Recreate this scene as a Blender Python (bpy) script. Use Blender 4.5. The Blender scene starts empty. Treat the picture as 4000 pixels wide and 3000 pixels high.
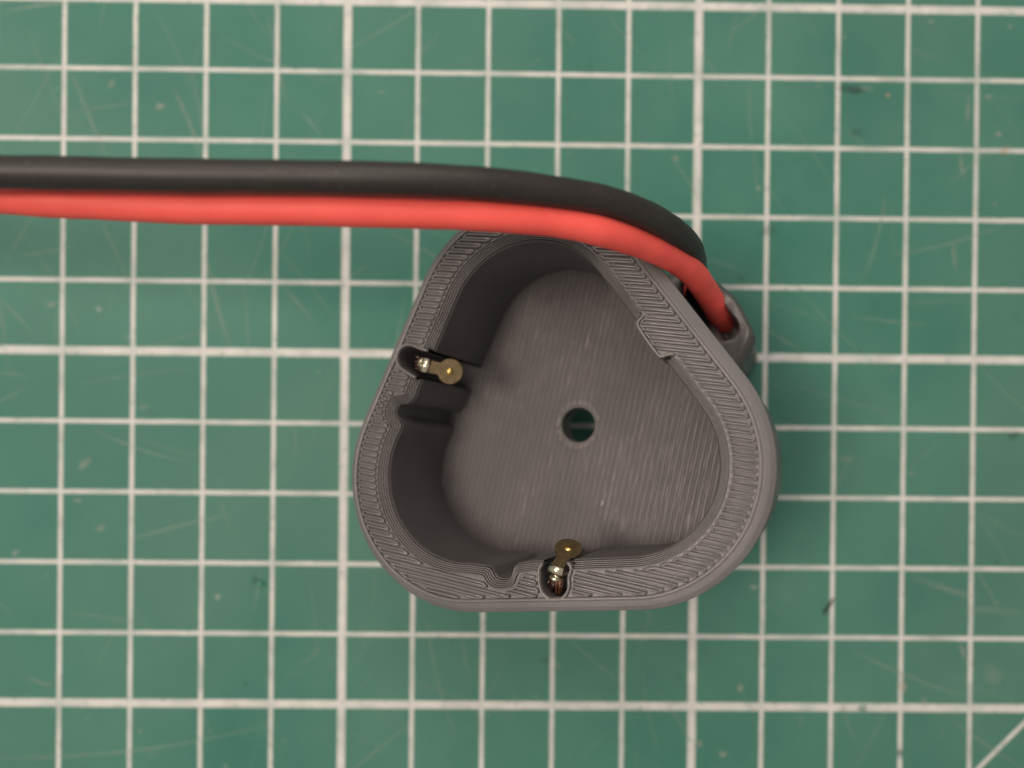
import bpy, bmesh, math, random
import numpy as np
from mathutils import Vector, Matrix
from mathutils.geometry import tessellate_polygon
random.seed(7); rng = np.random.default_rng(7)
scene = bpy.context.scene
col = scene.collection
CM = 0.01

# ------------------------------------------------------------------ measured geometry (camera frame: x right, y down, z forward, cm)
F = 2893.0; PC = np.array([2000., 1500.])
def rot(rx, ry, rz):
    cx, sx, cy, sy, cz, sz = math.cos(rx), math.sin(rx), math.cos(ry), math.sin(ry), math.cos(rz), math.sin(rz)
    return (np.array([[1,0,0],[0,cx,-sx],[0,sx,cx]]) @ np.array([[cy,0,sy],[0,1,0],[-sy,0,cy]]) @ np.array([[cz,-sz,0],[sz,cz,0],[0,0,1]]))
SG = np.diag([1., -1., -1.])
RM = rot(0.002634, -0.009287, 0.010190); TM = np.array([-2.37902, -0.43933, 10.53393])      # mat pose
RD = rot(-0.113289, 0.377898, -0.080336); TD = np.array([0.22397, 0.38428, 8.0])             # holder rim pose
TD_D, R_IN, R_OUT = 1.8309, 0.9783, 1.3699                                                   # cell pitch, cavity radius, rim radius
def to_world(Xc): return SG @ RM.T @ (np.asarray(Xc, float) - TM)
def px_cam(px, Z): return np.array([(px[0]-PC[0])/F*Z, (px[1]-PC[1])/F*Z, Z])
def px_world(px, Z): return Vector(to_world(px_cam(px, Z)))*CM
def px_mat(px, up=0.0):
    ray = SG @ RM.T @ np.array([(px[0]-PC[0])/F, (px[1]-PC[1])/F, 1.0]); o = to_world([0,0,0])
    s = (up-o[2])/ray[2]; return o + ray*s
def px_dev(px, h):
    ray = np.array([(px[0]-PC[0])/F, (px[1]-PC[1])/F, 1.0]); n = RD[:,2]; o = TD + n*h
    s = (o@n)/(ray@n); return (RD.T @ (ray*s-TD))[:2]
def crop(off, s, pts): return [(off[0]+x/s, off[1]+y/s) for x, y in pts]
def trace(off, s, pts, h): return np.array([px_dev(p, h) for p in crop(off, s, pts)])

# ------------------------------------------------------------------ camera
MC = SG @ RM.T @ SG
cam = bpy.data.cameras.new("camera"); cam_o = bpy.data.objects.new("camera", cam); col.objects.link(cam_o)
cpos = to_world([0,0,0])*CM
m = Matrix([[*MC[r], cpos[r]] for r in range(3)] + [[0,0,0,1]]); cam_o.matrix_world = m
cam.sensor_width = 36.0; cam.sensor_fit = 'HORIZONTAL'; cam.lens = F/4000*36.0
cam.clip_start = 0.002; cam.clip_end = 20.0
cam.dof.use_dof = True; cam.dof.focus_distance = 0.0788; cam.dof.aperture_fstop = cam.lens/2.3
scene.camera = cam_o

# ------------------------------------------------------------------ light
world = bpy.data.worlds.new("World"); scene.world = world; world.use_nodes = True
bg = world.node_tree.nodes["Background"]; bg.inputs[0].default_value = (1.0, 0.94, 0.88, 1); bg.inputs[1].default_value = 0.33
ld = bpy.data.lights.new("desk_lamp_light", 'AREA'); ld.shape = 'DISK'; ld.size = 0.20; ld.energy = 2.65; ld.color = (1.0, 0.88, 0.75)
lo = bpy.data.objects.new("desk_lamp_light", ld); col.objects.link(lo)
ldir = Vector((-0.50, 0.03, 0.86)).normalized(); tgt = Vector((0.024, -0.005, 0.0))
lo.location = tgt + ldir*0.66; lo.rotation_euler = ldir.to_track_quat('Z', 'Y').to_euler()
l2 = bpy.data.lights.new("room_lamp_light", 'AREA'); l2.shape = 'DISK'; l2.size = 0.30; l2.energy = 0.78; l2.color = (1.0, 0.90, 0.80)
l2o = bpy.data.objects.new("room_lamp_light", l2); col.objects.link(l2o)
l2d = Vector((-0.12, 0.60, 0.79)).normalized(); l2o.location = tgt + l2d*0.42; l2o.rotation_euler = l2d.to_track_quat('Z', 'Y').to_euler()
scene.view_settings.view_transform = 'Standard'; scene.view_settings.look = 'None'
scene.view_settings.exposure = 0.0; scene.view_settings.gamma = 1.0

# ------------------------------------------------------------------ material helpers
def new_mat(name):
    mt = bpy.data.materials.new(name); mt.use_nodes = True
    nt = mt.node_tree; return mt, nt, nt.nodes["Principled BSDF"]
def N(nt, t, **kw):
    n = nt.nodes.new(t)
    for k, v in kw.items(): setattr(n, k, v)
    return n
def math_n(nt, op, a, b=None, clamp=False):
    n = N(nt, 'ShaderNodeMath', operation=op); n.use_clamp = clamp
    for i, v in enumerate((a, b)):
        if v is None: continue
        if hasattr(v, 'is_linked'): nt.links.new(v, n.inputs[i])
        else: n.inputs[i].default_value = v
    return n.outputs[0]
def noise(nt, vec, scale, detail=3.0, rough=0.55):
    n = N(nt, 'ShaderNodeTexNoise'); n.inputs['Scale'].default_value = scale; n.inputs['Detail'].default_value = detail; n.inputs['Roughness'].default_value = rough
    if vec is not None: nt.links.new(vec, n.inputs['Vector'])
    return n.outputs['Fac']
def ramp(nt, fac, p0, c0, p1, c1):
    r = N(nt, 'ShaderNodeValToRGB'); r.color_ramp.elements[0].position = p0; r.color_ramp.elements[0].color = (*c0, 1)
    r.color_ramp.elements[1].position = p1; r.color_ramp.elements[1].color = (*c1, 1); nt.links.new(fac, r.inputs[0]); return r.outputs[0]
def mixc(nt, fac, a, b):
    n = N(nt, 'ShaderNodeMix', data_type='RGBA')
    if hasattr(fac, 'is_linked'): nt.links.new(fac, n.inputs[0])
    else: n.inputs[0].default_value = fac
    for v, i in ((a, 6), (b, 7)):
        if hasattr(v, 'is_linked'): nt.links.new(v, n.inputs[i])
        else: n.inputs[i].default_value = (*v, 1)
    return n.outputs[2]
def bump(nt, bsdf, h, strength, dist):
    b = N(nt, 'ShaderNodeBump'); b.inputs['Strength'].default_value = strength; b.inputs['Distance'].default_value = dist
    nt.links.new(h, b.inputs['Height']); nt.links.new(b.outputs[0], bsdf.inputs['Normal'])
def objco(nt): return N(nt, 'ShaderNodeTexCoord').outputs['Object']

def mat_plastic(name, layers=False, c0=(0.100,0.092,0.095), c1=(0.130,0.120,0.121), rough=0.40):
    mt, nt, b = new_mat(name); o = objco(nt)
    big = noise(nt, o, 160, 4); fine = noise(nt, o, 2600, 3)
    nt.links.new(ramp(nt, big, 0.3, c0, 0.7, c1), b.inputs['Base Color'])
    r = math_n(nt, 'ADD', math_n(nt, 'MULTIPLY', fine, 0.22), rough-0.11); nt.links.new(r, b.inputs['Roughness'])
    b.inputs['Specular IOR Level'].default_value = 0.45
    h = fine
    if layers:
        sx = N(nt, 'ShaderNodeSeparateXYZ'); nt.links.new(o, sx.inputs[0])
        w = math_n(nt, 'SINE', math_n(nt, 'MULTIPLY', sx.outputs[2], 2*math.pi/0.0002))
        w = math_n(nt, 'ADD', math_n(nt, 'MULTIPLY', w, 0.5), math_n(nt, 'MULTIPLY', fine, 0.5)); h = w
    bump(nt, b, h, 0.6 if layers else 0.25, 0.00003)
    return mt
M_BODY = mat_plastic("grey_print_layers", True)
M_BEAD = mat_plastic("grey_print_bead", False, c0=(0.130,0.121,0.122), c1=(0.166,0.155,0.153), rough=0.24)  # same plastic as the floor; sheen on the rim tops is lightened into the colour
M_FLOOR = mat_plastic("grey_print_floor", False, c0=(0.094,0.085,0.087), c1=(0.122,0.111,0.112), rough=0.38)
def floor_scuffs(mt):
    nt = mt.node_tree; b = nt.nodes["Principled BSDF"]; src = b.inputs['Base Color'].links[0].from_socket
    mp = N(nt, 'ShaderNodeMapping', vector_type='TEXTURE'); nt.links.new(objco(nt), mp.inputs[0]); mp.inputs['Rotation'].default_value = (0, 0, math.radians(-108)); mp.inputs['Scale'].default_value = (9, 1, 1)
    n = noise(nt, mp.outputs[0], 3000, 3, 0.6); m = ramp(nt, n, 0.55, (0,0,0), 0.74, (1,1,1))
    n2 = noise(nt, objco(nt), 110, 3); m2 = ramp(nt, n2, 0.42, (0.1,)*3, 0.62, (1,)*3)
    nt.links.new(mixc(nt, math_n(nt, 'MULTIPLY', math_n(nt, 'MULTIPLY', m, m2), 0.62), src, (0.36,0.32,0.29)), b.inputs['Base Color'])
floor_scuffs(M_FLOOR)
M_TIP = mat_plastic("stressed_print_tip", False, c0=(0.17,0.155,0.15), c1=(0.27,0.25,0.235), rough=0.3)
M_SOCK = mat_plastic("grey_print_shaded", False, (0.048,0.044,0.046), (0.082,0.076,0.075), 0.42)  # same plastic as the body, colour darkened to paint in the socket's shadow

def simple(name, c0, c1, scale, rough, metal=0.0, bstr=0.0, spec=0.5, bscale=None, bd=0.00003):
    mt, nt, b = new_mat(name); o = objco(nt); n = noise(nt, o, scale, 4)
    nt.links.new(ramp(nt, n, 0.3, c0, 0.7, c1), b.inputs['Base Color'])
    b.inputs['Roughness'].default_value = rough; b.inputs['Metallic'].default_value = metal; b.inputs['Specular IOR Level'].default_value = spec
    if bstr: bump(nt, b, noise(nt, o, bscale or scale*3, 3), bstr, bd)
    return mt
M_RED = simple("red_silicone", (0.86,0.10,0.080), (0.92,0.115,0.092), 220, 0.60, 0, 0.12, 0.4, 3000)
M_BLK = simple("black_silicone", (0.020,0.017,0.016), (0.028,0.024,0.022), 220, 0.5, 0, 0.12, 0.42, 3000)
M_BRASS = simple("dull_brass", (0.27,0.195,0.105), (0.42,0.315,0.175), 1500, 0.42, 1.0, 0.2, bscale=4000)
M_GOLD = simple("bright_brass", (0.80,0.52,0.16), (0.90,0.62,0.22), 2500, 0.28, 1.0)
M_TIN = simple("tinned_brass", (0.72,0.62,0.46), (0.85,0.76,0.60), 2500, 0.25, 1.0, 0.2, bscale=3000)
M_SOLDER = simple("solder_flux", (0.45,0.38,0.20), (0.70,0.64,0.50), 2500, 0.22, 0.9, 0.8, bscale=2500, bd=0.0001)
M_STRAND = simple("enamelled_strand", (0.020,0.009,0.008), (0.055,0.022,0.016), 2500, 0.22, 0.0)
M_COPPER = simple("bare_copper", (0.60,0.26,0.15), (0.72,0.36,0.24), 2500, 0.3, 1.0)
M_FIBRE = simple("dark_fibre", (0.010,0.016,0.016), (0.02,0.03,0.03), 900, 0.7)
M_CRUMB = simple("green_rubber", (0.05,0.24,0.16), (0.08,0.33,0.23), 900, 0.6)
M_PALE = simple("pale_flake", (0.55,0.50,0.46), (0.7,0.65,0.6), 900, 0.5)

def dust(mt, c, amt):
    nt = mt.node_tree; b = nt.nodes["Principled BSDF"]; src = b.inputs['Base Color'].links[0].from_socket; o = objco(nt)
    m = math_n(nt, 'MULTIPLY', ramp(nt, noise(nt, o, 2600, 2, 0.4), 0.66, (0,0,0), 0.74, (1,1,1)), ramp(nt, noise(nt, o, 160, 2), 0.45, (0,)*3, 0.65, (1,)*3))
    nt.links.new(mixc(nt, math_n(nt, 'MULTIPLY', m, amt), src, c), b.inputs['Base Color'])
dust(M_RED, (0.75,0.30,0.26), 0.35); dust(M_BLK, (0.16,0.15,0.14), 0.5)

def mat_cutting():
    mt, nt, b = new_mat("cutting_mat_print"); o = objco(nt)
    wob = N(nt, 'ShaderNodeTexNoise'); wob.inputs['Scale'].default_value = 420; wob.inputs['Detail'].default_value = 2; nt.links.new(o, wob.inputs['Vector'])
    wv = N(nt, 'ShaderNodeVectorMath', operation='MULTIPLY_ADD'); nt.links.new(wob.outputs['Color'], wv.inputs[0])
    wv.inputs[1].default_value = (0.00012,)*3; nt.links.new(o, wv.inputs[2])
    off = N(nt, 'ShaderNodeVectorMath', operation='SUBTRACT'); nt.links.new(wv.outputs[0], off.inputs[0]); off.inputs[1].default_value = (0.00006,0.00006,0.00006)
    s = N(nt, 'ShaderNodeSeparateXYZ'); nt.links.new(off.outputs[0], s.inputs[0])
    def dist(v, period):   # distance in cm to nearest multiple of period (cm)
        a = math_n(nt, 'MULTIPLY', v, 100.0/period)
        f = math_n(nt, 'FRACT', math_n(nt, 'ADD', a, 200.5)); return math_n(nt, 'MULTIPLY', math_n(nt, 'ABSOLUTE', math_n(nt, 'SUBTRACT', f, 0.5)), period)
    def line(d, w, soft=0.014):
        mr = N(nt, 'ShaderNodeMapRange', interpolation_type='SMOOTHSTEP'); nt.links.new(d, mr.inputs[0])
        mr.inputs[1].default_value = w/2-soft; mr.inputs[2].default_value = w/2+soft; mr.inputs[3].default_value = 1; mr.inputs[4].default_value = 0; return mr.outputs[0]
    L = None
    for ax in (0, 1):
        for per, w in ((1.0, 0.060), (5.0, 0.114)):
            l = line(dist(s.outputs[ax], per), w); L = l if L is None else math_n(nt, 'MAXIMUM', L, l)
    dg = math_n(nt, 'ABSOLUTE', math_n(nt, 'SUBTRACT', math_n(nt, 'MULTIPLY', math_n(nt, 'SUBTRACT', s.outputs[0], s.outputs[1]), 70.71), 15*0.7071))
    dgl = math_n(nt, 'MULTIPLY', line(dg, 0.058), math_n(nt, 'GREATER_THAN', s.outputs[0], 0.0905)); L = math_n(nt, 'MAXIMUM', L, dgl)
    # worn ink
    wn = noise(nt, o, 900, 3, 0.6); wr = N(nt, 'ShaderNodeMapRange'); nt.links.new(wn, wr.inputs[0])
    wr.inputs[1].default_value = 0.30; wr.inputs[2].default_value = 0.42; wr.inputs[3].default_value = 0.55; wr.inputs[4].default_value = 1.0
    w2 = noise(nt, o, 140, 2, 0.5); wr2 = N(nt, 'ShaderNodeMapRange'); nt.links.new(w2, wr2.inputs[0])
    wr2.inputs[1].default_value = 0.30; wr2.inputs[2].default_value = 0.55; wr2.inputs[3].default_value = 0.68; wr2.inputs[4].default_value = 0.97
    L = math_n(nt, 'MULTIPLY', L, math_n(nt, 'MULTIPLY', wr.outputs[0], wr2.outputs[0]))
    # green rubber with dusty mottling
    n1 = noise(nt, o, 38, 5, 0.6); n2 = noise(nt, o, 14, 3, 0.5); n3 = noise(nt, o, 1500, 2, 0.5)
    g = ramp(nt, n1, 0.30, (0.036,0.158,0.122), 0.72, (0.074,0.212,0.162))
    g = mixc(nt, math_n(nt, 'MULTIPLY', ramp(nt, n2, 0.42, (0,0,0), 0.75, (1,1,1)), 0.32), g, (0.150,0.225,0.180))
    g = mixc(nt, math_n(nt, 'MULTIPLY', n3, 0.14), g, (0.038,0.13,0.10))
    ink = ramp(nt, noise(nt, o, 300, 3), 0.35, (0.59,0.57,0.545), 0.65, (0.67,0.65,0.625))
    nt.links.new(mixc(nt, L, g, ink), b.inputs['Base Color'])
    nt.links.new(math_n(nt, 'ADD', math_n(nt, 'MULTIPLY', n1, 0.3), 0.44), b.inputs['Roughness']); b.inputs['Specular IOR Level'].default_value = 0.22
    h = math_n(nt, 'ADD', n3, math_n(nt, 'MULTIPLY', L, 0.6)); bump(nt, b, h, 0.15, 0.00005)
    return mt
M_MAT = mat_cutting()

def mat_scuff():
    mt, nt, b = new_mat("scuff_marks"); at = N(nt, 'ShaderNodeAttribute', attribute_name='mark')
    nt.links.new(at.outputs['Color'], b.inputs['Base Color']); b.inputs['Roughness'].default_value = 0.6
    n = noise(nt, objco(nt), 1600, 3); a = math_n(nt, 'MULTIPLY', at.outputs['Alpha'], ramp(nt, n, 0.3, (0.4,)*3, 0.6, (1,)*3))
    nt.links.new(a, b.inputs['Alpha']); return mt
M_SCUFF = mat_scuff()

# ------------------------------------------------------------------ mesh helpers
def mesh_obj(name, verts, faces, material, parent=None, smooth=True, scale=CM):
    me = bpy.data.meshes.new(name); me.from_pydata([tuple(float(c)*scale for c in v) for v in verts], [], faces)
    me.materials.append(material)
    if smooth: me.polygons.foreach_set('use_smooth', [True]*len(me.polygons))
    me.update(); o = bpy.data.objects.new(name, me); col.objects.link(o)
    if parent: o.parent = parent
    return o
def tag(o, label, cat, group=None):
    o['label'] = label; o['category'] = cat
    if group: o['group'] = group
def catmull(pts, n):
    P = [np.array(p, float) for p in pts]; P = [2*P[0]-P[1]] + P + [2*P[-1]-P[-2]]; out = []
    for i in range(1, len(P)-2):
        for k in range(n):
            t = k/n; a, b, c, d = P[i-1:i+3]
            out.append(0.5*((2*b)+(c-a)*t+(2*a-5*b+4*c-d)*t*t+(3*b-a-3*c+d)*t**3))
    out.append(P[-2]); return out
def tube(pts, rad, seg=16, caps=True, rads=None):
    V, Fc = [], []; pts = [np.array(p, float) for p in pts]; n = len(pts)
    up = np.array([0.,0,1]); prev = None
    for i in range(n):
        t = pts[min(i+1,n-1)]-pts[max(i-1,0)]; t /= np.linalg.norm(t)+1e-12
        if prev is None:
            a = np.cross(t, up); a = a if np.linalg.norm(a) > 1e-3 else np.cross(t, [1,0,0])
        else: a = prev-t*(prev@t)
        a /= np.linalg.norm(a); prev = a; b = np.cross(t, a); r = rads[i] if rads is not None else rad
        for k in range(seg):
            th = 2*math.pi*k/seg; V.append(pts[i]+r*(math.cos(th)*a+math.sin(th)*b))
    for i in range(n-1):
        for k in range(seg):
            k2 = (k+1) % seg; Fc.append((i*seg+k, i*seg+k2, (i+1)*seg+k2, (i+1)*seg+k))
    if caps: Fc.append(tuple(range(seg))[::-1]); Fc.append(tuple((n-1)*seg+k for k in range(seg)))
    return V, Fc
SEC = [(-1,-0.5),(-1,0.22),(-0.80,0.64),(-0.42,0.92),(0,1.0),(0.42,0.92),(0.80,0.64),(1,0.22),(1,-0.5)]
def bead_mesh(pts, zs, w, h, closed=False, jit=0.0):
    """rounded printed bead along an in-plane path; pts (x,y up), zs base height, cm"""
    P = np.array(pts, float); n = len(P); V, Fc = [], []
    zs = np.broadcast_to(np.asarray(zs, float), (n,))
    def tang(i):
        a, b = (P[(i+1) % n], P[i-1]) if closed else (P[min(i+1,n-1)], P[max(i-1,0)])
        t = a-b; return t/(np.linalg.norm(t)+1e-12)
    rows = []
    if not closed:
        t0 = tang(0); rows += [(P[0]-t0*w*0.95, t0, 0.25, zs[0], 0.45), (P[0]-t0*w*0.55, t0, 0.80, zs[0], 0.86)]
    ph = random.random()*6
    for i in range(n): rows.append((P[i], tang(i), 1+jit*math.sin(ph+i*1.7)+jit*random.uniform(-.6,.6), zs[i], 1+jit*random.uniform(-1,1)))
    if not closed:
        t1 = tang(n-1); rows += [(P[-1]+t1*w*0.55, t1, 0.80, zs[-1], 0.86), (P[-1]+t1*w*0.95, t1, 0.25, zs[-1], 0.45)]
    for p, t, sw, z, sh in rows:
        nn = np.array([-t[1], t[0]])
        for a, b in SEC: q = p+nn*a*w*sw; V.append((q[0], q[1], z+b*h*sh))
    m = len(SEC); R = len(rows)
    for i in range(R if closed else R-1):
        j = (i+1) % R
        for k in range(m-1): Fc.append((i*m+k, i*m+k+1, j*m+k+1, j*m+k))
    if not closed: Fc.append(tuple(range(m))); Fc.append(tuple((R-1)*m+k for k in range(m))[::-1])
    return V, Fc

# ------------------------------------------------------------------ 2-D holder outline (x right, y down, cm in the rim plane)
TRI = np.array([[math.cos(t), math.sin(t)] for t in (-math.pi/2, math.pi/6, 5*math.pi/6)])*TD_D/math.sqrt(3)
def dtri(q):
    best = np.full(len(q), 1e9)
    for k in range(3):
        A = TRI[k]; e = TRI[(k+1)%3]-A; t = np.clip(((q-A)@e)/(e@e), 0, 1); best = np.minimum(best, np.linalg.norm(q-A-t[:,None]*e, axis=1))
    return best
def round_tri(r, na=44, ns=26):
    pts = []
    for k in range(3):
        c = -math.pi/2+k*2*math.pi/3
        for i in range(na): a = c-math.pi/3+2*math.pi/3*i/(na-1); pts.append(TRI[k]+r*np.array([math.cos(a), math.sin(a)]))
        p0 = pts[-1]; a = c+math.pi/3; p1 = TRI[(k+1)%3]+r*np.array([math.cos(a), math.sin(a)])
        for i in range(1, ns): pts.append(p0+(p1-p0)*i/ns)
    return np.array(pts)
def chaikin(p, n=2):
    p = np.array(p, float)
    for _ in range(n):
        q = [p[0]]
        for i in range(len(p)-1): q += [p[i]*.75+p[i+1]*.25, p[i]*.25+p[i+1]*.75]
        p = np.array(q+[p[-1]])
    return p
def sd_poly(q, poly, closed_sign=True):
    """signed distance, positive outside"""
    q = np.asarray(q, float); d2 = np.full(len(q), 1e9); inside = np.zeros(len(q), bool); n = len(poly)
    for i in range(n):
        A, B = poly[i], poly[(i+1)%n]; e = B-A; w = q-A; t = np.clip((w@e)/(e@e+1e-18), 0, 1); r = w-t[:,None]*e
        d2 = np.minimum(d2, (r*r).sum(1))
        c = (A[1] > q[:,1]) != (B[1] > q[:,1])
        if abs(B[1]-A[1]) > 1e-14: inside ^= c & (q[:,0] < (B[0]-A[0])*(q[:,1]-A[1])/(B[1]-A[1])+A[0])
    d = np.sqrt(d2); return np.where(inside, -d, d)
def splice(poly, tr):
    n = len(poly); i0 = np.argmin(((poly-tr[0])**2).sum(1)); i1 = np.argmin(((poly-tr[-1])**2).sum(1))
    if (i1-i0) % n > n/2: tr = tr[::-1]; i0, i1 = i1, i0
    keep = []; k = (i1+2) % n
    while k != (i0-1) % n: keep.append(poly[k]); k = (k+1) % n
    return np.vstack([tr, keep])
CH = 0.12
notch_a = chaikin(trace((1500,1450), 5.53, [(680,560),(640,625),(590,670),(530,705),(450,700),(370,690),(315,720),(275,790),(250,860),(245,930),(270,985),(330,1030),(380,1080),(402,1140),(388,1215),(360,1280)], CH), 0)
notch_b = chaikin(trace((1700,1900), 2.212, [(400,684),(450,686),(488,700),(508,740),(525,778),(560,800),(620,800),(650,783),(665,740),(680,692),(715,664),(770,658)], CH), 0)
CAV = round_tri(R_IN)
CAV = splice(CAV, notch_a); CAV = splice(CAV, notch_b)
# the two wire slots (closed outlines; each mouth pushed into the cavity)
slot_a = chaikin(trace((1500,1270), 5.53, [(1250,700),(970,590),(900,575),(800,545),(720,520),(650,480),(560,450),(480,455),(400,490),(340,550),(305,640),(300,740),(320,830),(370,900),(450,960),(540,1010),(600,1060),(680,1095),(760,1110),(830,1095),(1130,1180)], 0.02))
slot_b = chaikin(trace((2000,2050), 4.74, [(600,450),(590,740),(535,800),(520,880),(530,1000),(535,1100),(560,1200),(620,1290),(700,1350),(800,1375),(900,1350),(980,1270),(1020,1180),(1025,1080),(1015,1000),(1035,900),(1062,850),(1062,770),(1000,720),(1000,450)], 0.02))
bump_edge = chaikin(trace((2400,1150), 4.74, [(500,395),(425,465),(386,535),(400,600),(600,910),(780,1140),(835,1190),(900,1185),(1010,1130),(1100,1150)], 0.02))
inw = np.array([math.cos(-math.pi/6), math.sin(-math.pi/6)])        # outward normal of the side with the rib
bump_poly = np.vstack([bump_edge, bump_edge[-1]+inw*0.17, bump_edge[0]+inw*0.17])
# distance fields on a grid
gs = 0.02; gx = np.arange(-2.3, 2.3001, gs); gy = np.arange(-2.6, 2.2001, gs)
GX, GY = np.meshgrid(gx, gy); GP = np.c_[GX.ravel(), GY.ravel()]
D_CAV = sd_poly(GP, CAV).reshape(GX.shape); D_SA = sd_poly(GP, slot_a).reshape(GX.shape); D_SB = sd_poly(GP, slot_b).reshape(GX.shape); D_BP = sd_poly(GP, bump_poly).reshape(GX.shape)
D_SL = np.minimum(D_SA, D_SB)
def contour(Fd):
    """closed zero contours of a field on the grid, longest first"""
    segs = {}
    H, Wd = Fd.shape; s = Fd > 0
    idx = (s[:-1,:-1]*1+s[:-1,1:]*2+s[1:,1:]*4+s[1:,:-1]*8); ys, xs = np.nonzero((idx > 0) & (idx < 15))
    def ept(e, y, x):
        (y0,x0),(y1,x1) = (((y,x),(y,x+1)), ((y,x+1),(y+1,x+1)), ((y+1,x),(y+1,x+1)), ((y,x),(y+1,x)))[e]
        a, b = Fd[y0,x0], Fd[y1,x1]; t = a/(a-b); key = (y0,x0,y1,x1)
        return key, np.array([gx[x0]+(gx[x1]-gx[x0])*t, gy[y0]+(gy[y1]-gy[y0])*t])
    T = {1:[(3,0)],2:[(0,1)],3:[(3,1)],4:[(1,2)],5:[(3,2),(0,1)],6:[(0,2)],7:[(3,2)],8:[(2,3)],9:[(2,0)],10:[(0,3),(2,1)],11:[(2,1)],12:[(1,3)],13:[(1,0)],14:[(0,3)]}
    adj = {}; pos = {}
    for y, x in zip(ys, xs):
        for a, b in T[int(idx[y,x])]:
            ka, pa = ept(a, y, x); kb, pb = ept(b, y, x); pos[ka] = pa; pos[kb] = pb
            adj.setdefault(ka, []).append(kb); adj.setdefault(kb, []).append(ka)
    loops = []; seen = set()
    for k in adj:
        if k in seen: continue
        lp = [k]; seen.add(k); cur = k
        while True:
            nx = [q for q in adj[cur] if q not in seen]
            if not nx: break
            cur = nx[0]; seen.add(cur); lp.append(cur)
        loops.append(np.array([pos[q] for q in lp]))
    loops.sort(key=len, reverse=True); return loops
def smooth_loop(p, n=2):
    for _ in range(n): p = 0.5*p+0.25*(np.roll(p,1,0)+np.roll(p,-1,0))
    return p
def thin(p, step):
    out = [p[0]]
    for q in p[1:]:
        if np.linalg.norm(q-out[-1]) >= step: out.append(q)
    return np.array(out)

# ------------------------------------------------------------------ holder
MD = SG @ RM.T @ RD @ SG; rim_w = to_world(TD); axis = MD[:,2]
base_poly = round_tri(R_OUT+0.125)
low = min((MD @ np.array([p[0], -p[1], 0]))[2] for p in base_poly)
H = (rim_w[2]+low)/axis[2]
FLOOR = 1.5
root_w = rim_w-axis*H
holder = bpy.data.objects.new("battery_holder", None); col.objects.link(holder)
holder.matrix_world = Matrix([[*MD[r], root_w[r]*CM] for r in range(3)] + [[0,0,0,1]]); holder.empty_display_size = 0.01
tag(holder, "dark grey 3D-printed battery holder with a rounded triangular cavity, lying tilted on the cutting mat", "battery holder")
def loc(x, y, h): return (x, -y, H-h)
TOP = 0.042                                       # body top lies below the bead crowns

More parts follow.
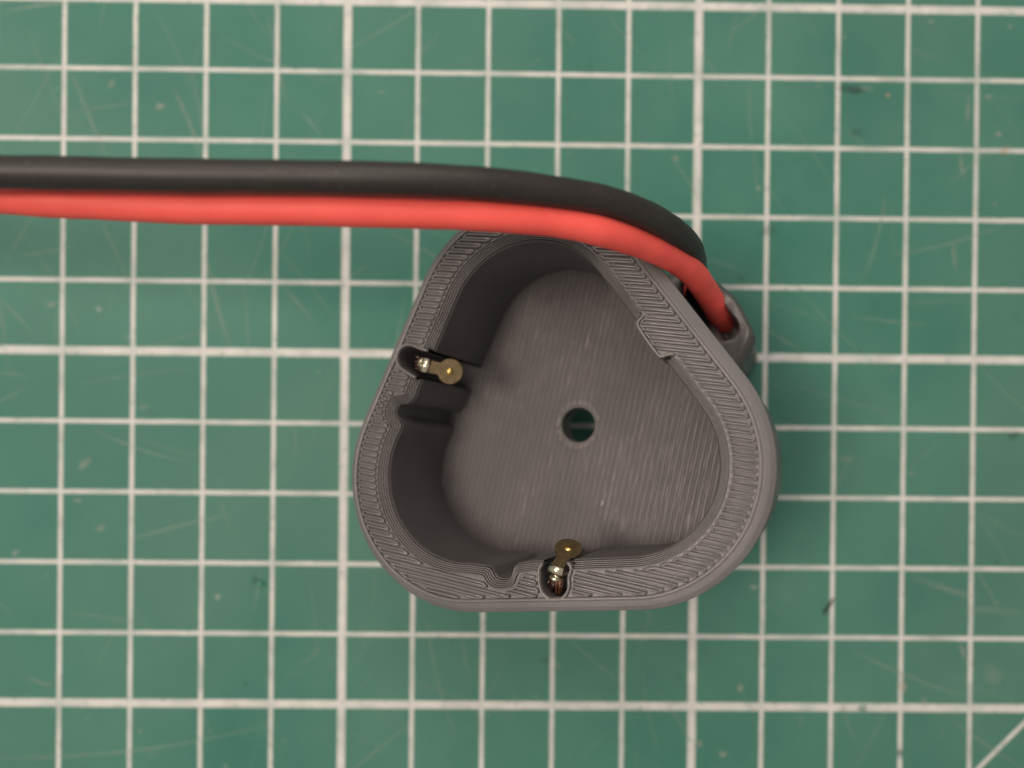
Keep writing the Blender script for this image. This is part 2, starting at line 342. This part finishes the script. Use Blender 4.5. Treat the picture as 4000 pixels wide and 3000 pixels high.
def body():
    V, Fc = [], []
    def add_strip(poly, profile, closed=True):
        """profile: list of (outward offset, depth h); poly as function of offset"""
        b0 = len(V); n = None
        for off, h in profile:
            P = poly(off) if callable(poly) else poly
            n = len(P); V.extend(loc(p[0], p[1], h) for p in P)
        for i in range(len(profile)-1):
            for k in range(n if closed else n-1): Fc.append((b0+i*n+k, b0+i*n+(k+1)%n, b0+(i+1)*n+(k+1)%n, b0+(i+1)*n+k))
    # outside: stepped printed fillet, straight wall, small foot chamfer
    prof = [(-0.012, TOP), (-0.012, 0.020)]; r = 0.14
    for k in range(8):
        h0, h1 = 0.012+0.02*k, 0.012+0.02*(k+1); hm = min((h0+h1)/2-0.012, r); o = r*(hm/r)**0.75*0.97+0.004
        g_ = 0.032 if k < 4 else 0.014; prof += [(o-g_, h0), (o-g_, h0+0.006), (o-0.003, h0+0.0075), (o, (h0+h1)/2+0.002), (o-0.003, h1-0.001)]
    prof += [(0.134, 0.19)]
    for k in range(1, 12): prof.append((0.134, 0.19+(H-0.19-0.012)*k/11))
    prof += [(0.125, H)]
    add_strip(lambda o: round_tri(R_OUT+o), prof)
    # underside
    b0 = len(V); P = round_tri(R_OUT+0.125); hol = [0.223*np.array([math.cos(a), math.sin(a)])+[0.065,-0.018] for a in np.linspace(0, 2*math.pi, 49)[:-1]]
    def flat(outer, inner, h):
        b0 = len(V); V.extend(loc(p[0], p[1], h) for p in outer); V.extend(loc(p[0], p[1], h) for p in inner)
        for t in tessellate_polygon([[Vector((p[0], p[1], 0)) for p in outer], [Vector((p[0], p[1], 0)) for p in inner]]): Fc.append(tuple(b0+i for i in t))
    flat(P, hol, H)
    # floor and its hole
    add_strip(np.array(hol), [(0, FLOOR+0.012), (0, H)])
    # top annulus
    U = np.minimum(D_CAV-0.085, D_SL); U = np.maximum(U, -D_BP); inner = thin(smooth_loop(contour(U)[0], 1), 0.015)
    flat(round_tri(R_OUT-0.012), inner, TOP)
    # cavity wall: all of the outline except where slots and rib interrupt it
    hs = [0.105, 0.14]+list(np.linspace(0.2, FLOOR, 14))
    n = len(CAV); sdm = np.minimum(sd_poly(CAV, slot_a), sd_poly(CAV, slot_b)); run = sdm > 0.0
    b0 = len(V)
    for h in hs: V.extend(loc(p[0], p[1], h) for p in CAV)
    for i in range(len(hs)-1):
        for k in range(n):
            if run[k] and run[(k+1)%n]: Fc.append((b0+i*n+k, b0+i*n+(k+1)%n, b0+(i+1)*n+(k+1)%n, b0+(i+1)*n+k))
    # slot walls and rib wall
    for P in (slot_a, slot_b):
        Q = P[sd_poly(P, CAV) > -0.012]; add_strip(Q, [(0, TOP-0.012)]+[(0, h) for h in np.linspace(0.1, FLOOR, 8)], closed=False)
    add_strip(bump_edge, [(0, TOP-0.01)]+[(0, h) for h in np.linspace(0.1, FLOOR, 8)], closed=False)
    o = mesh_obj("body", V, Fc, M_BODY, holder, smooth=False)
    me = o.data; bm = bmesh.new(); bm.from_mesh(me); bmesh.ops.remove_doubles(bm, verts=bm.verts, dist=1e-7)
    bmesh.ops.recalc_face_normals(bm, faces=bm.faces); bm.to_mesh(me); bm.free()
    me.polygons.foreach_set('use_smooth', [True]*len(me.polygons)); me.set_sharp_from_angle(angle=math.radians(32))
    return o
BODY = body()
def floor_plate():
    hol = [0.223*np.array([math.cos(a), math.sin(a)])+[0.065,-0.018] for a in np.linspace(0, 2*math.pi, 49)[:-1]]; out = round_tri(R_IN+0.33)
    V = []; Fc = []; no, nh = len(out), len(hol)
    for h in (FLOOR+0.012, FLOOR+0.10): V.extend(loc(p[0], p[1], h) for p in out); V.extend(loc(p[0], p[1], h) for p in hol)
    for t in tessellate_polygon([[Vector((p[0], p[1], 0)) for p in out], [Vector((p[0], p[1], 0)) for p in hol]]): Fc.append(tuple(t)); Fc.append(tuple(i+no+nh for i in t)[::-1])
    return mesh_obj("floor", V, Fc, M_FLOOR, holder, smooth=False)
FLOOR_O = floor_plate()

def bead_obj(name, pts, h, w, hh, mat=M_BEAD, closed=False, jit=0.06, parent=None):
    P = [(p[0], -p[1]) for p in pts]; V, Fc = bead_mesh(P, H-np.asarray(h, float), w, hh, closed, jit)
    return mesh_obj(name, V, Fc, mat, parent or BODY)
def cut_runs(loop, keep):
    n = len(loop); k0 = [i for i in range(n) if keep[i] and not keep[i-1]]
    if not k0: return [(loop, True)] if keep[0] else []
    runs = []
    for s in k0:
        r = []; i = s
        while keep[i % n] and len(r) < n: r.append(loop[i % n]); i += 1
        if len(r) > 3: runs.append((np.array(r), False))
    return runs
# stepped perimeter beads down the inner edge
NL = 5
for k in range(NL+1):
    off = 0.088-0.0172*k
    lp = thin(smooth_loop(contour(D_CAV-off)[0], 2), 0.028)
    keep = (np.minimum(sd_poly(lp, slot_a), sd_poly(lp, slot_b)) > 0.022+0.006*(k % 2)) & (sd_poly(lp, bump_poly) > 0.008)
    for r, cl in cut_runs(lp, keep):
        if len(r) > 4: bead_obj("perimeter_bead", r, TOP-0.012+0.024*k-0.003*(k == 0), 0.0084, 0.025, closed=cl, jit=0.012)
# outer perimeter, slot rings, rib edge
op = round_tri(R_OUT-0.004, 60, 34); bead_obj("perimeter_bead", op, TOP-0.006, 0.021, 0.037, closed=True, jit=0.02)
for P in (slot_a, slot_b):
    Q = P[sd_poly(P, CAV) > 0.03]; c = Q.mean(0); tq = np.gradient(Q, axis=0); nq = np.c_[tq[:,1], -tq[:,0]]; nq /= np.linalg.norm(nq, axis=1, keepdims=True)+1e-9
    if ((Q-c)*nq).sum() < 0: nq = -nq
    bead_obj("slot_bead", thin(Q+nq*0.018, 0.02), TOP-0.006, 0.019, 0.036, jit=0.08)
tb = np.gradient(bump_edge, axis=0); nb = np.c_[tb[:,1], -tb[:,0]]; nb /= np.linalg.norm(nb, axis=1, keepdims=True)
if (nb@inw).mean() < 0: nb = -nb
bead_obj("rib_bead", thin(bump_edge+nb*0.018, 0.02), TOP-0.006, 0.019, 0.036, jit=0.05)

# zig-zag rim infill
ANG = math.radians(14.0); du = np.array([math.cos(ANG), math.sin(ANG)]); dv = np.array([-math.sin(ANG), math.cos(ANG)])
PITCH = 0.0365; ss = np.arange(-2.6, 2.6, 0.01); lines = []
for i, v in enumerate(np.arange(-2.55, 2.2, PITCH)):
    v = v+(0.0038 if i % 2 == 0 else -0.0038)
    q = ss[:,None]*du+v*dv; do = dtri(q)-R_OUT; m_ = do < -0.034
    di = np.full(len(q), -1.0); ok = m_ & (do > -0.6)
    if ok.any():
        qq = q[ok]; dc = sd_poly(qq, CAV)-0.088-0.030; sb = -sd_poly(qq, bump_poly)-0.042; sl = np.minimum(sd_poly(qq, slot_a), sd_poly(qq, slot_b))-0.050
        di[ok] = np.minimum(np.maximum(dc, sb), sl)
    g = m_ & (di > 0); iv = []; a = None
    for k in range(len(ss)):
        if g[k] and a is None: a = k
        if (not g[k]) and a is not None:
            if k-a > 4: iv.append((ss[a], ss[k-1]))
            a = None
    lines.append((v, iv))
TRIM = 0.014
for i, (v, iv) in enumerate(lines):
    for (a, b) in iv:
        if b-a < 0.05: continue
        n = max(3, int((b-a)/0.12)+2); s_ = np.linspace(a+TRIM, b-TRIM, n); pts = [s*du+v*dv+dv*random.uniform(-.001,.001) for s in s_]
        if i+1 < len(lines):
            v2, iv2 = lines[i+1]; sg = 1 if i % 2 == 0 else -1; e = b if sg > 0 else a
            for (a2, b2) in iv2:
                e2 = b2 if sg > 0 else a2
                if abs(e2-e) < 0.16 and b2-a2 >= 0.05:
                    turn = [((e+e2)/2-sg*TRIM*0.25)*du+(v+v2)/2*dv, (e2-sg*TRIM)*du+v2*dv]
                    pts = pts+turn if sg > 0 else turn[::-1]+pts
                    break
        hz = TOP+random.uniform(-0.002, 0.006)
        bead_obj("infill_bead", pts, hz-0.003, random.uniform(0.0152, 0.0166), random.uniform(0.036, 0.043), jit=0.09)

# floor raster
FA = math.radians(108.0); fu = np.array([math.cos(FA), math.sin(FA)]); fv = np.array([-math.sin(FA), math.cos(FA)]); hc = np.array([0.065, -0.018])
for i, v in enumerate(np.arange(-2.1, 2.1, 0.0355)):
    v = v+(0.0036 if i % 2 == 0 else -0.0036)
    q = ss[:,None]*fu+v*fv; g = (dtri(q) < R_IN+0.05) & (np.linalg.norm(q-hc, axis=1) > 0.264); a = None
    inner_cell = dtri(q) < R_IN+0.05
    sd3 = np.zeros(len(q))
    tri_in = sd_poly(q, TRI); g = ((tri_in < R_IN+0.05)) & (np.linalg.norm(q-hc, axis=1) > 0.264)
    for k in range(len(ss)):
        if g[k] and a is None: a = k
        if ((not g[k]) or k == len(ss)-1) and a is not None:
            if k-a > 4:
                n = max(3, int((ss[k-1]-ss[a])/0.16)+2); s_ = np.linspace(ss[a], ss[k-1], n)
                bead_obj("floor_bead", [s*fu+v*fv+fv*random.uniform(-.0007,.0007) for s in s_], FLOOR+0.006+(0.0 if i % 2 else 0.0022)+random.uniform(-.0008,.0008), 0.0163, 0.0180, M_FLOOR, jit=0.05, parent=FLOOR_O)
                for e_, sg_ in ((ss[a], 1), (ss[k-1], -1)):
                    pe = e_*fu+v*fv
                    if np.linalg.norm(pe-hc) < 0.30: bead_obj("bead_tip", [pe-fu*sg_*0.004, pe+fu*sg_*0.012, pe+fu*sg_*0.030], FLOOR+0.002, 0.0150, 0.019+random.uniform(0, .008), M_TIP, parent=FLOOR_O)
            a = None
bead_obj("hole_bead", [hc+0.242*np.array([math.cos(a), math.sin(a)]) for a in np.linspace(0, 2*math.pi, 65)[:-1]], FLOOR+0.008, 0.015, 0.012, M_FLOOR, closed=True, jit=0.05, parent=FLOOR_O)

# cable socket: lumpy printed pocket on the outside wall, reaching down to the mat
def socket():
    hb = 1.32
    px = [(2630,1050),(2690,1045),(2760,1068),(2818,1112),(2865,1152),(2888,1184),(2910,1224),(2934,1275),(2948,1308),(2942,1338),(2926,1372),(2908,1404),(2892,1436)]
    P = [px_dev(p, hb) for p in px]; e0, e1 = P[0], P[-1]
    back = inw; P = [e0-back*0.25]+P+[e1-back*0.25]; P = np.array(catmull(P, 6)+[e1-back*0.30])
    c = P.mean(0)*0.75+np.array(px_dev((2790,1250), hb))*0.25; n = len(P)
    A = px_dev((2712,1128), hb); B = px_dev((2834,1276), hb)
    V, Fc = [], []; R = 22
    zdir = MD[2]
    def hh(p, f):
        e = B-A; t = np.clip(((p-A)@e)/(e@e), 0, 1); d = np.linalg.norm(p-A-t*e)
        pt = min(max((d-0.105)/0.05, 0), 1); pocket = 0.55*(1-pt*pt*(3-2*pt))
        lum = 0.035*math.sin(9*p[0]+3*p[1])*math.sin(7*p[1]-2*p[0])+0.012*math.sin(17*p[0]+11*p[1])
        edge = 0.10*max(0, (f-0.80)/0.20)**2
        return hb+pocket+lum+edge
    for r in range(R+1):
        f = r/R
        for k in range(n):
            p = c+(P[k]-c)*f; V.append(loc(p[0], p[1], hh(p, f)))
    for r in range(R):
        for k in range(n-1): Fc.append((r*n+k, r*n+k+1, (r+1)*n+k+1, (r+1)*n+k))
        Fc.append((r*n+n-1, r*n, (r+1)*n, (r+1)*n+n-1))
    b0 = R*n; prev = b0
    for s in range(1, 9):
        st = len(V)
        for k in range(n):
            top = np.array(V[b0+k]); wt = MD@(top-np.array([0,0,H]))+rim_w
            drop = (wt[2]-0.002)/axis[2]; f = s/8
            flare = 0.03*math.sin(f*3.0+k*0.4)+0.02*math.sin(k*1.3+s)*(s < 8)
            q = c+(P[k]-c)*(1.0+flare*0.4-0.30*f); V.append((q[0], -q[1], top[2]-drop*f))
        for k in range(n): Fc.append((prev+k, prev+(k+1)%n, st+(k+1)%n, st+k))
        prev = st
    # settle the last ring exactly on the mat
    for k in range(n):
        v = np.array(V[prev+k]); wt = MD@(v-np.array([0,0,H]))+rim_w; v[2] -= wt[2]/axis[2]; V[prev+k] = tuple(v)
    o = mesh_obj("cable_socket", V, Fc, M_SOCK, holder); o['label'] = "lumpy rough pocket on the outer wall that takes the two cables"
    bm = bmesh.new(); bm.from_mesh(o.data); bmesh.ops.remove_doubles(bm, verts=bm.verts, dist=1e-7); bmesh.ops.recalc_face_normals(bm, faces=bm.faces); bm.to_mesh(o.data); bm.free()
socket()

# ------------------------------------------------------------------ cutting mat
def cutting_mat():
    root = bpy.data.objects.new("cutting_mat", None); col.objects.link(root); tag(root, "green cutting mat printed with a pale centimetre grid", "cutting mat")
    x0, x1, y0, y1, th = -15.4, 29.4, -15.4, 14.6, 0.3
    bm = bmesh.new(); bmesh.ops.create_cube(bm, size=1.0)
    for v in bm.verts: v.co = Vector(((x0 if v.co.x < 0 else x1)*CM, (y0 if v.co.y < 0 else y1)*CM, (-th if v.co.z < 0 else 0)*CM))
    bmesh.ops.bevel(bm, geom=[e for e in bm.edges if abs(e.verts[0].co.z-e.verts[1].co.z) > 1e-5], offset=0.008, segments=6, affect='EDGES')
    me = bpy.data.meshes.new("sheet"); bm.to_mesh(me); bm.free(); me.materials.append(M_MAT)
    o = bpy.data.objects.new("sheet", me); col.objects.link(o); o.parent = root
    # scuffs, nicks and knife scratches
    V, Fc, Cc = [], [], []
    def add(v, c, a): V.append(v); Cc.append((*c, a)); return len(V)-1
    def scratch(p, q, w, a, c=(0.40,0.46,0.38)):
        p, q = np.array(p), np.array(q); d = q-p; L = np.linalg.norm(d); d /= L; nn = np.array([-d[1], d[0]]); n = max(4, int(L/0.2)); bow = random.uniform(-.04,.04)*L; prev = None
        for i in range(n+1):
            t = i/n; c0 = p+d*L*t+nn*bow*math.sin(math.pi*t); f = math.sin(math.pi*min(max(t,0.02),0.98))**0.5*random.uniform(.6,1)
            r = [add((*(c0-nn*w), 0.005), c, 0), add((*c0, 0.005), c, a*f), add((*(c0+nn*w), 0.005), c, 0)]
            if prev:
                Fc.append((prev[0],r[0],r[1],prev[1])); Fc.append((prev[1],r[1],r[2],prev[2]))
            prev = r
    def spot(p, rx, ry, ang, a, c):
        m_ = 10; i0 = add((p[0], p[1], 0.006), c, a); ring = []
        for k in range(m_):
            t = 2*math.pi*k/m_; r = random.uniform(.65,1.2); x, y = rx*r*math.cos(t), ry*r*math.sin(t)
            ring.append(add((p[0]+x*math.cos(ang)-y*math.sin(ang), p[1]+x*math.sin(ang)+y*math.cos(ang), 0.006), c, 0))
        for k in range(m_): Fc.append((i0, ring[k], ring[(k+1)%m_]))
    M2 = lambda x, y: px_mat((x, y))[:2]
    pale = (0.42,0.47,0.40); dark = (0.03,0.055,0.045); tan = (0.5,0.36,0.2)
    for x, y, rx, ry, an, a, c in [(627,415,.10,.07,.3,.6,pale),(435,330,.09,.05,.9,.5,pale),(3636,85,.035,.035,0,.9,pale),(3945,104,.05,.04,0,.9,pale),(3862,377,.08,.025,.5,.9,pale),
        (2962,736,.05,.04,0,.9,pale),(2995,738,.05,.02,0,.5,(0.10,0.3,0.22)),(3330,352,.22,.09,-.1,.75,dark),(3380,345,.14,.04,-.1,.5,pale),(3468,373,.035,.045,0,.95,tan),(3370,285,.10,.03,0,.6,(0.12,0.34,0.25)),
        (387,1208,.06,.05,0,.8,pale),(200,1190,.12,.05,.3,.5,pale),(850,2330,.06,.06,0,.8,pale),(60,2160,.09,.05,.8,.7,pale),(395,2064,.12,.05,.2,.5,pale),(305,1955,.10,.04,0,.5,pale),
        (1000,2266,.12,.10,0,.8,(0.04,0.14,0.10)),(1019,2280,.08,.06,0,.8,(0.12,0.42,0.30)),(2945,2292,.10,.05,0,.7,pale),(2892,2685,.07,.09,.2,.7,pale),(2820,2945,.09,.06,0,.7,pale),(2733,2905,.06,.09,.4,.6,pale),
        (3760,2545,.06,.14,.2,.5,pale),(3880,2640,.25,.20,.4,.25,pale),(3525,2680,.07,.10,0,.7,(0.55,0.47,0.36)),(3370,2765,.10,.10,0,.9,(0.07,0.22,0.16)),(3515,2940,.07,.10,0,.8,(0.05,0.18,0.13)),(3610,2740,.07,.09,.4,.5,pale),
        (3890,2198,.03,.03,0,.9,dark),(3925,590,.10,.09,0,.5,tan),(3900,525,.07,.05,.3,.8,pale),(3780,430,.05,.30,0,.45,pale),(3755,650,.05,.26,.15,.4,pale),(3725,1000,.05,.30,.12,.45,pale),(3000,900,.18,.12,0,.3,dark),
        (3345,515,.14,.1,0,.35,dark),(2640,620,.07,.06,.2,.5,pale),(550,2855,.06,.04,0,.5,pale),(880,2990,.06,.05,0,.5,pale),(1490,360,.07,.05,.2,.4,pale),(330,1810,.14,.08,.8,.5,pale),(1060,2020,.06,.05,0,.4,pale),
        (560,1590,.12,.07,.2,.3,pale),(2130,2580,.10,.07,0,.35,dark),(2180,2600,.03,.10,.2,.4,pale),(3560,1850,.10,.06,0,.3,pale),(3300,1790,.15,.08,0,.3,pale),(3960,1700,.12,.10,.2,.5,dark),(3985,1760,.06,.05,.2,.5,(0.12,0.4,0.3))]:
        spot(M2(x, y), rx, ry, an, a, c)
    for (x, y), (x2, y2), w, a in [((20,45),(330,12),.03,.55),((270,250),(420,620),.04,.35),((0,2960),(1060,2830),.035,.35),((680,350),(790,640),.04,.40),((800,980),(900,1360),.045,.45),((60,1000),(300,960),.03,.3),((400,870),(480,1040),.035,.3),
        ((1110,1120),(1230,1260),.03,.35),((260,440),(520,400),.03,.3),((3330,2540),(3770,2720),.03,.40),((3560,2250),(3830,2340),.06,.35),((500,2110),(900,2010),.035,.35),((860,1950),(910,2080),.02,.3),((100,2640),(210,2680),.03,.4),((260,2395),(560,2440),.03,.25),
        ((2930,330),(2935,560),.03,.3),((2950,560),(2965,800),.02,.3),((2840,200),(2880,60),.03,.3),((1050,60),(1120,420),.05,.3),((1180,430),(1260,540),.04,.3),((2380,60),(2520,230),.03,.25),((2200,2480),(2450,2700),.03,.25),((3760,2380),(4000,2400),.07,.3),
        ((3700,2800),(4010,3010),.03,.4),((1580,2650),(2050,2830),.025,.22),((1600,250),(1720,120),.03,.2),((3100,1500),(3500,1620),.03,.2),((3650,360),(4000,390),.015,.35)]:
        scratch(M2(x, y), M2(x2, y2), w, a)
    for _ in range(230):
        p = np.array([random.uniform(-6,11), random.uniform(-7,7)]); an = random.gauss(1.75, .5) if random.random() < .6 else random.uniform(0, 3.1); L = random.uniform(.2, 1.9)
        scratch(p, p+L*np.array([math.cos(an), math.sin(an)]), random.uniform(.008,.03), random.uniform(.10,.42))
    for _ in range(220):
        p = (random.uniform(-6,11), random.uniform(-7,7)); r = random.uniform(.012,.045); spot(p, r, r*random.uniform(.5,1), random.uniform(0,3), random.uniform(.15,.6), pale if random.random() < .75 else dark)
    so = mesh_obj("scuff_marks", V, Fc, M_SCUFF, root); so['kind'] = "stuff"
    at = so.data.color_attributes.new("mark", 'FLOAT_COLOR', 'POINT')
    at.data.foreach_set('color', [c for q in Cc for c in q])
cutting_mat()

# ------------------------------------------------------------------ cables
DS = 4000/2212.0; RAD = 0.145
def cable(name, path, material, label):
    pts = [to_world(px_cam((x*DS, y*DS), Z)) for x, y, Z in path]
    first = pts[0]; d = np.array([-1, 0.02, 0])
    lead = [np.array([first[0]-9.0, first[1]+0.9, RAD]), np.array([first[0]-7.2, first[1]+0.75, RAD+0.02]), np.array([first[0]-5.2, first[1]+0.5, 0.9]), np.array([first[0]-2.6, first[1]+0.15, first[2]-1.1])]
    P = catmull(lead+pts, 10); root = P[0]
    o_v, o_f = tube(P, RAD, 28, rads=[RAD*(1+0.010*math.sin(i*0.37)+0.008*math.sin(i*0.91+1)) for i in range(len(P))])
    o_v = [v-root for v in o_v]; o = mesh_obj(name, o_v, o_f, material); o.location = Vector(root)*CM
    tag(o, label, "cable"); return o
cable("black_cable", [(-420,368,6.6),(-200,369,6.5),(-60,371,6.45),(100,373,6.45),(250,376,6.45),(400,379,6.45),(650,382,6.45),(900,388,6.45),(1060,398,6.55),(1200,415,6.75),(1300,433,6.95),(1390,463,7.2),(1450,498,7.5),(1484,529,7.85),(1497,560,8.3),(1501,590,8.8),(1502,612,9.2),(1504,628,9.7)], M_BLK,
      "thick black silicone cable arching over the holder into its outer socket")
red = cable("red_cable", [(-420,410,7.1),(-200,417,7.0),(-60,424,6.9),(100,435,6.82),(200,440,6.8),(400,449,6.75),(650,453,6.7),(900,459,6.7),(1060,466,6.75),(1200,479,6.9),(1300,500,7.05),(1390,529,7.4),(1450,556,7.75),(1494,588,8.1),(1522,625,8.5),(1545,662,8.85),(1559,690,9.12),(1567,706,9.45),(1572,713,9.9)], M_RED,
      "thick red silicone cable arching over the holder beside the black one")
r0 = np.array(red.location)/CM
sv, sf = tube([to_world(px_cam((x*DS, y*DS), Z))-r0 for x, y, Z in [(1492,590,8.35),(1484,606,8.4),(1480,622,8.45),(1478,638,8.5)]], 0.02, 8, rads=[.02,.022,.018,.008])
mesh_obj("insulation_sliver", sv, sf, M_RED, red)

# ------------------------------------------------------------------ brass contacts in the slots
def contact(fold_px, disc_px, h_d, label, strand_dirs, copper, h_fold=0.03):
    f = np.array([*px_dev(fold_px, h_fold), h_fold]); inward = px_dev(disc_px, h_d)-f[:2]; run = np.linalg.norm(inward)
    inward = inward/run; side = np.array([-inward[1], inward[0]])
    base = np.array(loc(f[0], f[1], f[2])); root = bpy.data.objects.new("battery_contact", None); col.objects.link(root)
    wloc = MD@(base-np.array([0,0,H]))+rim_w; root.matrix_world = Matrix([[*MD[r], wloc[r]*CM] for r in range(3)] + [[0,0,0,1]]); root.empty_display_size = 0.002
    tag(root, label, "contact")
    I = np.array([inward[0], -inward[1], 0]); Sd = np.array([side[0], -side[1], 0]); Zu = np.array([0,0,1.])
    e = I*run-Zu*(h_d-h_fold); Lc = np.linalg.norm(e); e /= Lc; nr = np.cross(Sd, e); nr = nr if nr[2] > 0 else -nr
    R = 0.148; hw = 0.072; th = 0.012
    # plate: neck + disc outline, extruded
    out = [(-0.0, -hw), (0.35*Lc, -hw*0.97)]; a0 = math.asin(min(hw*1.0/R, 0.9)); a = [math.pi+a0+(2*math.pi-2*a0)*k/34 for k in range(35)]
    out += [(Lc+R*math.cos(t), R*math.sin(t)) for t in a] + [(0.35*Lc, hw*0.97), (0.0, hw)]
    n = len(out); V = [e*x+Sd*y+nr*(th/2)-e*0.0 for x, y in out]+[e*x+Sd*y-nr*(th/2) for x, y in out]
    Fc = [tuple(range(n)), tuple(range(n, 2*n))[::-1]]+[(k, (k+1)%n, n+(k+1)%n, n+k) for k in range(n)]
    plate = mesh_obj("plate", V, Fc, M_BRASS, root, smooth=False)
    # dimple
    V, Fc = [], []; m_ = 16
    for j, (rr, z) in enumerate([(0.046,0.0),(0.040,0.008),(0.028,0.014),(0.012,0.017)]):
        for k in range(m_): t = 2*math.pi*k/m_; V.append(e*(Lc+rr*0.75*math.cos(t))+Sd*rr*math.sin(t)+nr*(th/2+z))
    for j in range(3):
        for k in range(m_): Fc.append((j*m_+k, j*m_+(k+1)%m_, (j+1)*m_+(k+1)%m_, (j+1)*m_+k))
    Fc.append(tuple(3*m_+k for k in range(m_))); mesh_obj("dimple", V, Fc, M_GOLD, plate)
    # rolled fold (a bent strip) and the tab that goes down into the slot
    V, Fc = [], []; arc = []; rf = 0.050
    for k in range(9): t = math.radians(-25+185*k/8); arc.append((rf*math.sin(math.radians(20))+rf*math.cos(t)-rf*0.9, rf*math.sin(t)-0.012))
    arc += [(arc[-1][0]-0.01, -0.10), (arc[-1][0]-0.012, -0.35)]
    for x, z in arc:
        for y in (-hw*1.12, hw*1.12): V.append(I*x+Sd*y+Zu*z)
    for k in range(len(arc)-1): Fc.append((2*k, 2*k+1, 2*k+3, 2*k+2))
    o = mesh_obj("fold", V, Fc, M_TIN, root); md = o.modifiers.new("thick", 'SOLIDIFY'); md.thickness = 0.00012; md.offset = 0
    # solder lump
    bm = bmesh.new(); bmesh.ops.create_icosphere(bm, subdivisions=3, radius=1.0)
    for v in bm.verts:
        c = v.co; k = 1+0.16*math.sin(5*c.x+3*c.y)+0.12*math.sin(7*c.z+4*c.x)+0.07*math.sin(13*c.y)
        p = (-I*0.115-Zu*0.085)+I*(c.x*0.050*k)+Sd*(c.y*0.072*k)+Zu*(c.z*0.055*k); v.co = Vector(p)*CM
    me = bpy.data.meshes.new("solder"); bm.to_mesh(me); bm.free(); me.materials.append(M_SOLDER); me.polygons.foreach_set('use_smooth', [True]*len(me.polygons))
    o = bpy.data.objects.new("solder", me); col.objects.link(o); o.parent = root
    # wire strands
    for k, (y0, x1, y1, z1) in enumerate(strand_dirs):
        p0 = -I*0.115+Sd*y0-Zu*0.08; p1 = -I*(0.16+0.3*x1)+Sd*(y0*1.1+y1*0.4)-Zu*(0.10-z1*0.3); p2 = -I*(0.17+x1)+Sd*(y0*1.15+y1)-Zu*(0.16-z1); p3 = p2-Zu*0.25-I*0.02
        V, Fc = tube(catmull([p0, p1, p2, p3] if k not in copper else [p0, p1, p2], 5), 0.0145, 8)
        mesh_obj("wire_strand", V, Fc, M_COPPER if k in copper else M_STRAND, root)
    return root
contact((1500+945/5.53, 1270+880/5.53), (1500+1425/5.53, 1270+1000/5.53), 0.20,
        "small brass disc contact in the slot beside the deeply shadowed groove, dark strands behind it",
        [(-.06,.06,-.01,.07),(-.045,.03,0,.03),(-.02,.07,.01,.05),(0.0,.04,-.01,.06),(.02,.06,.0,.02),(.045,.03,.01,.05),(.06,.05,.0,.0),(.01,.02,.02,.08),(-.03,.01,0,.09)], (3,))
contact((2000+835/4.74, 2050+790/4.74), (2000+1040/4.74, 2050+442/4.74), 0.275,
        "small brass disc contact with a bright folded tab and bare copper strands in its slot",
        [(-.06,.05,-.01,.05),(-.045,.10,.01,.01),(-.02,.07,.01,.05),(0.0,.13,.02,.01),(.02,.06,.0,.02),(.045,.12,.0,.02),(.06,.05,.01,.04),(.035,.09,-.03,.0),(-.03,.03,0,.06),(.075,.08,-.01,.03)], (3,5,7))

# ------------------------------------------------------------------ crumbs and fibres
def lying(name, px, pts, rads, material, label, cat):
    p = px_mat(px); V, Fc = tube(catmull(pts, 6), 0.01, 8, rads=None if rads is None else list(np.interp(np.linspace(0,1,6*(len(pts)-1)+1), np.linspace(0,1,len(rads)), rads)))
    o = mesh_obj(name, V, Fc, material); o.location = (p[0]*CM, p[1]*CM, 0.0); tag(o, label, cat)
lying("dark_fibre", (3233,2368), [(-.07,-.10,.014),(-.03,-.04,.03),(.02,.03,.03),(.06,.10,.02),(.09,.10,.012)], [.010,.022,.018,.010,.006], M_FIBRE, "short dark fibre lying against a pale grid line on the mat", "fibre")
lying("rubber_crumb", (1022,2278), [(-.05,.02,.02),(-.01,.0,.035),(.04,-.01,.025)], [.012,.035,.010], M_CRUMB, "tiny bright green rubber crumb beside a dark nick in the mat", "crumb")
w = px_dev((2352,1967), FLOOR-0.03); wl = MD@(np.array(loc(w[0], w[1], FLOOR-0.012))-np.array([0,0,H]))+rim_w
V, Fc = tube([MD@np.array(q) for q in [(-.012,-.03,0.008),(0,0,.012),(.012,.03,.008)]], 0.008, 6); o = mesh_obj("pale_flake", V, Fc, M_PALE); o.location = Vector(wl)*CM
tag(o, "tiny pale flake lying on the ridged floor inside the holder", "flake")

scene.render.engine = 'CYCLES'
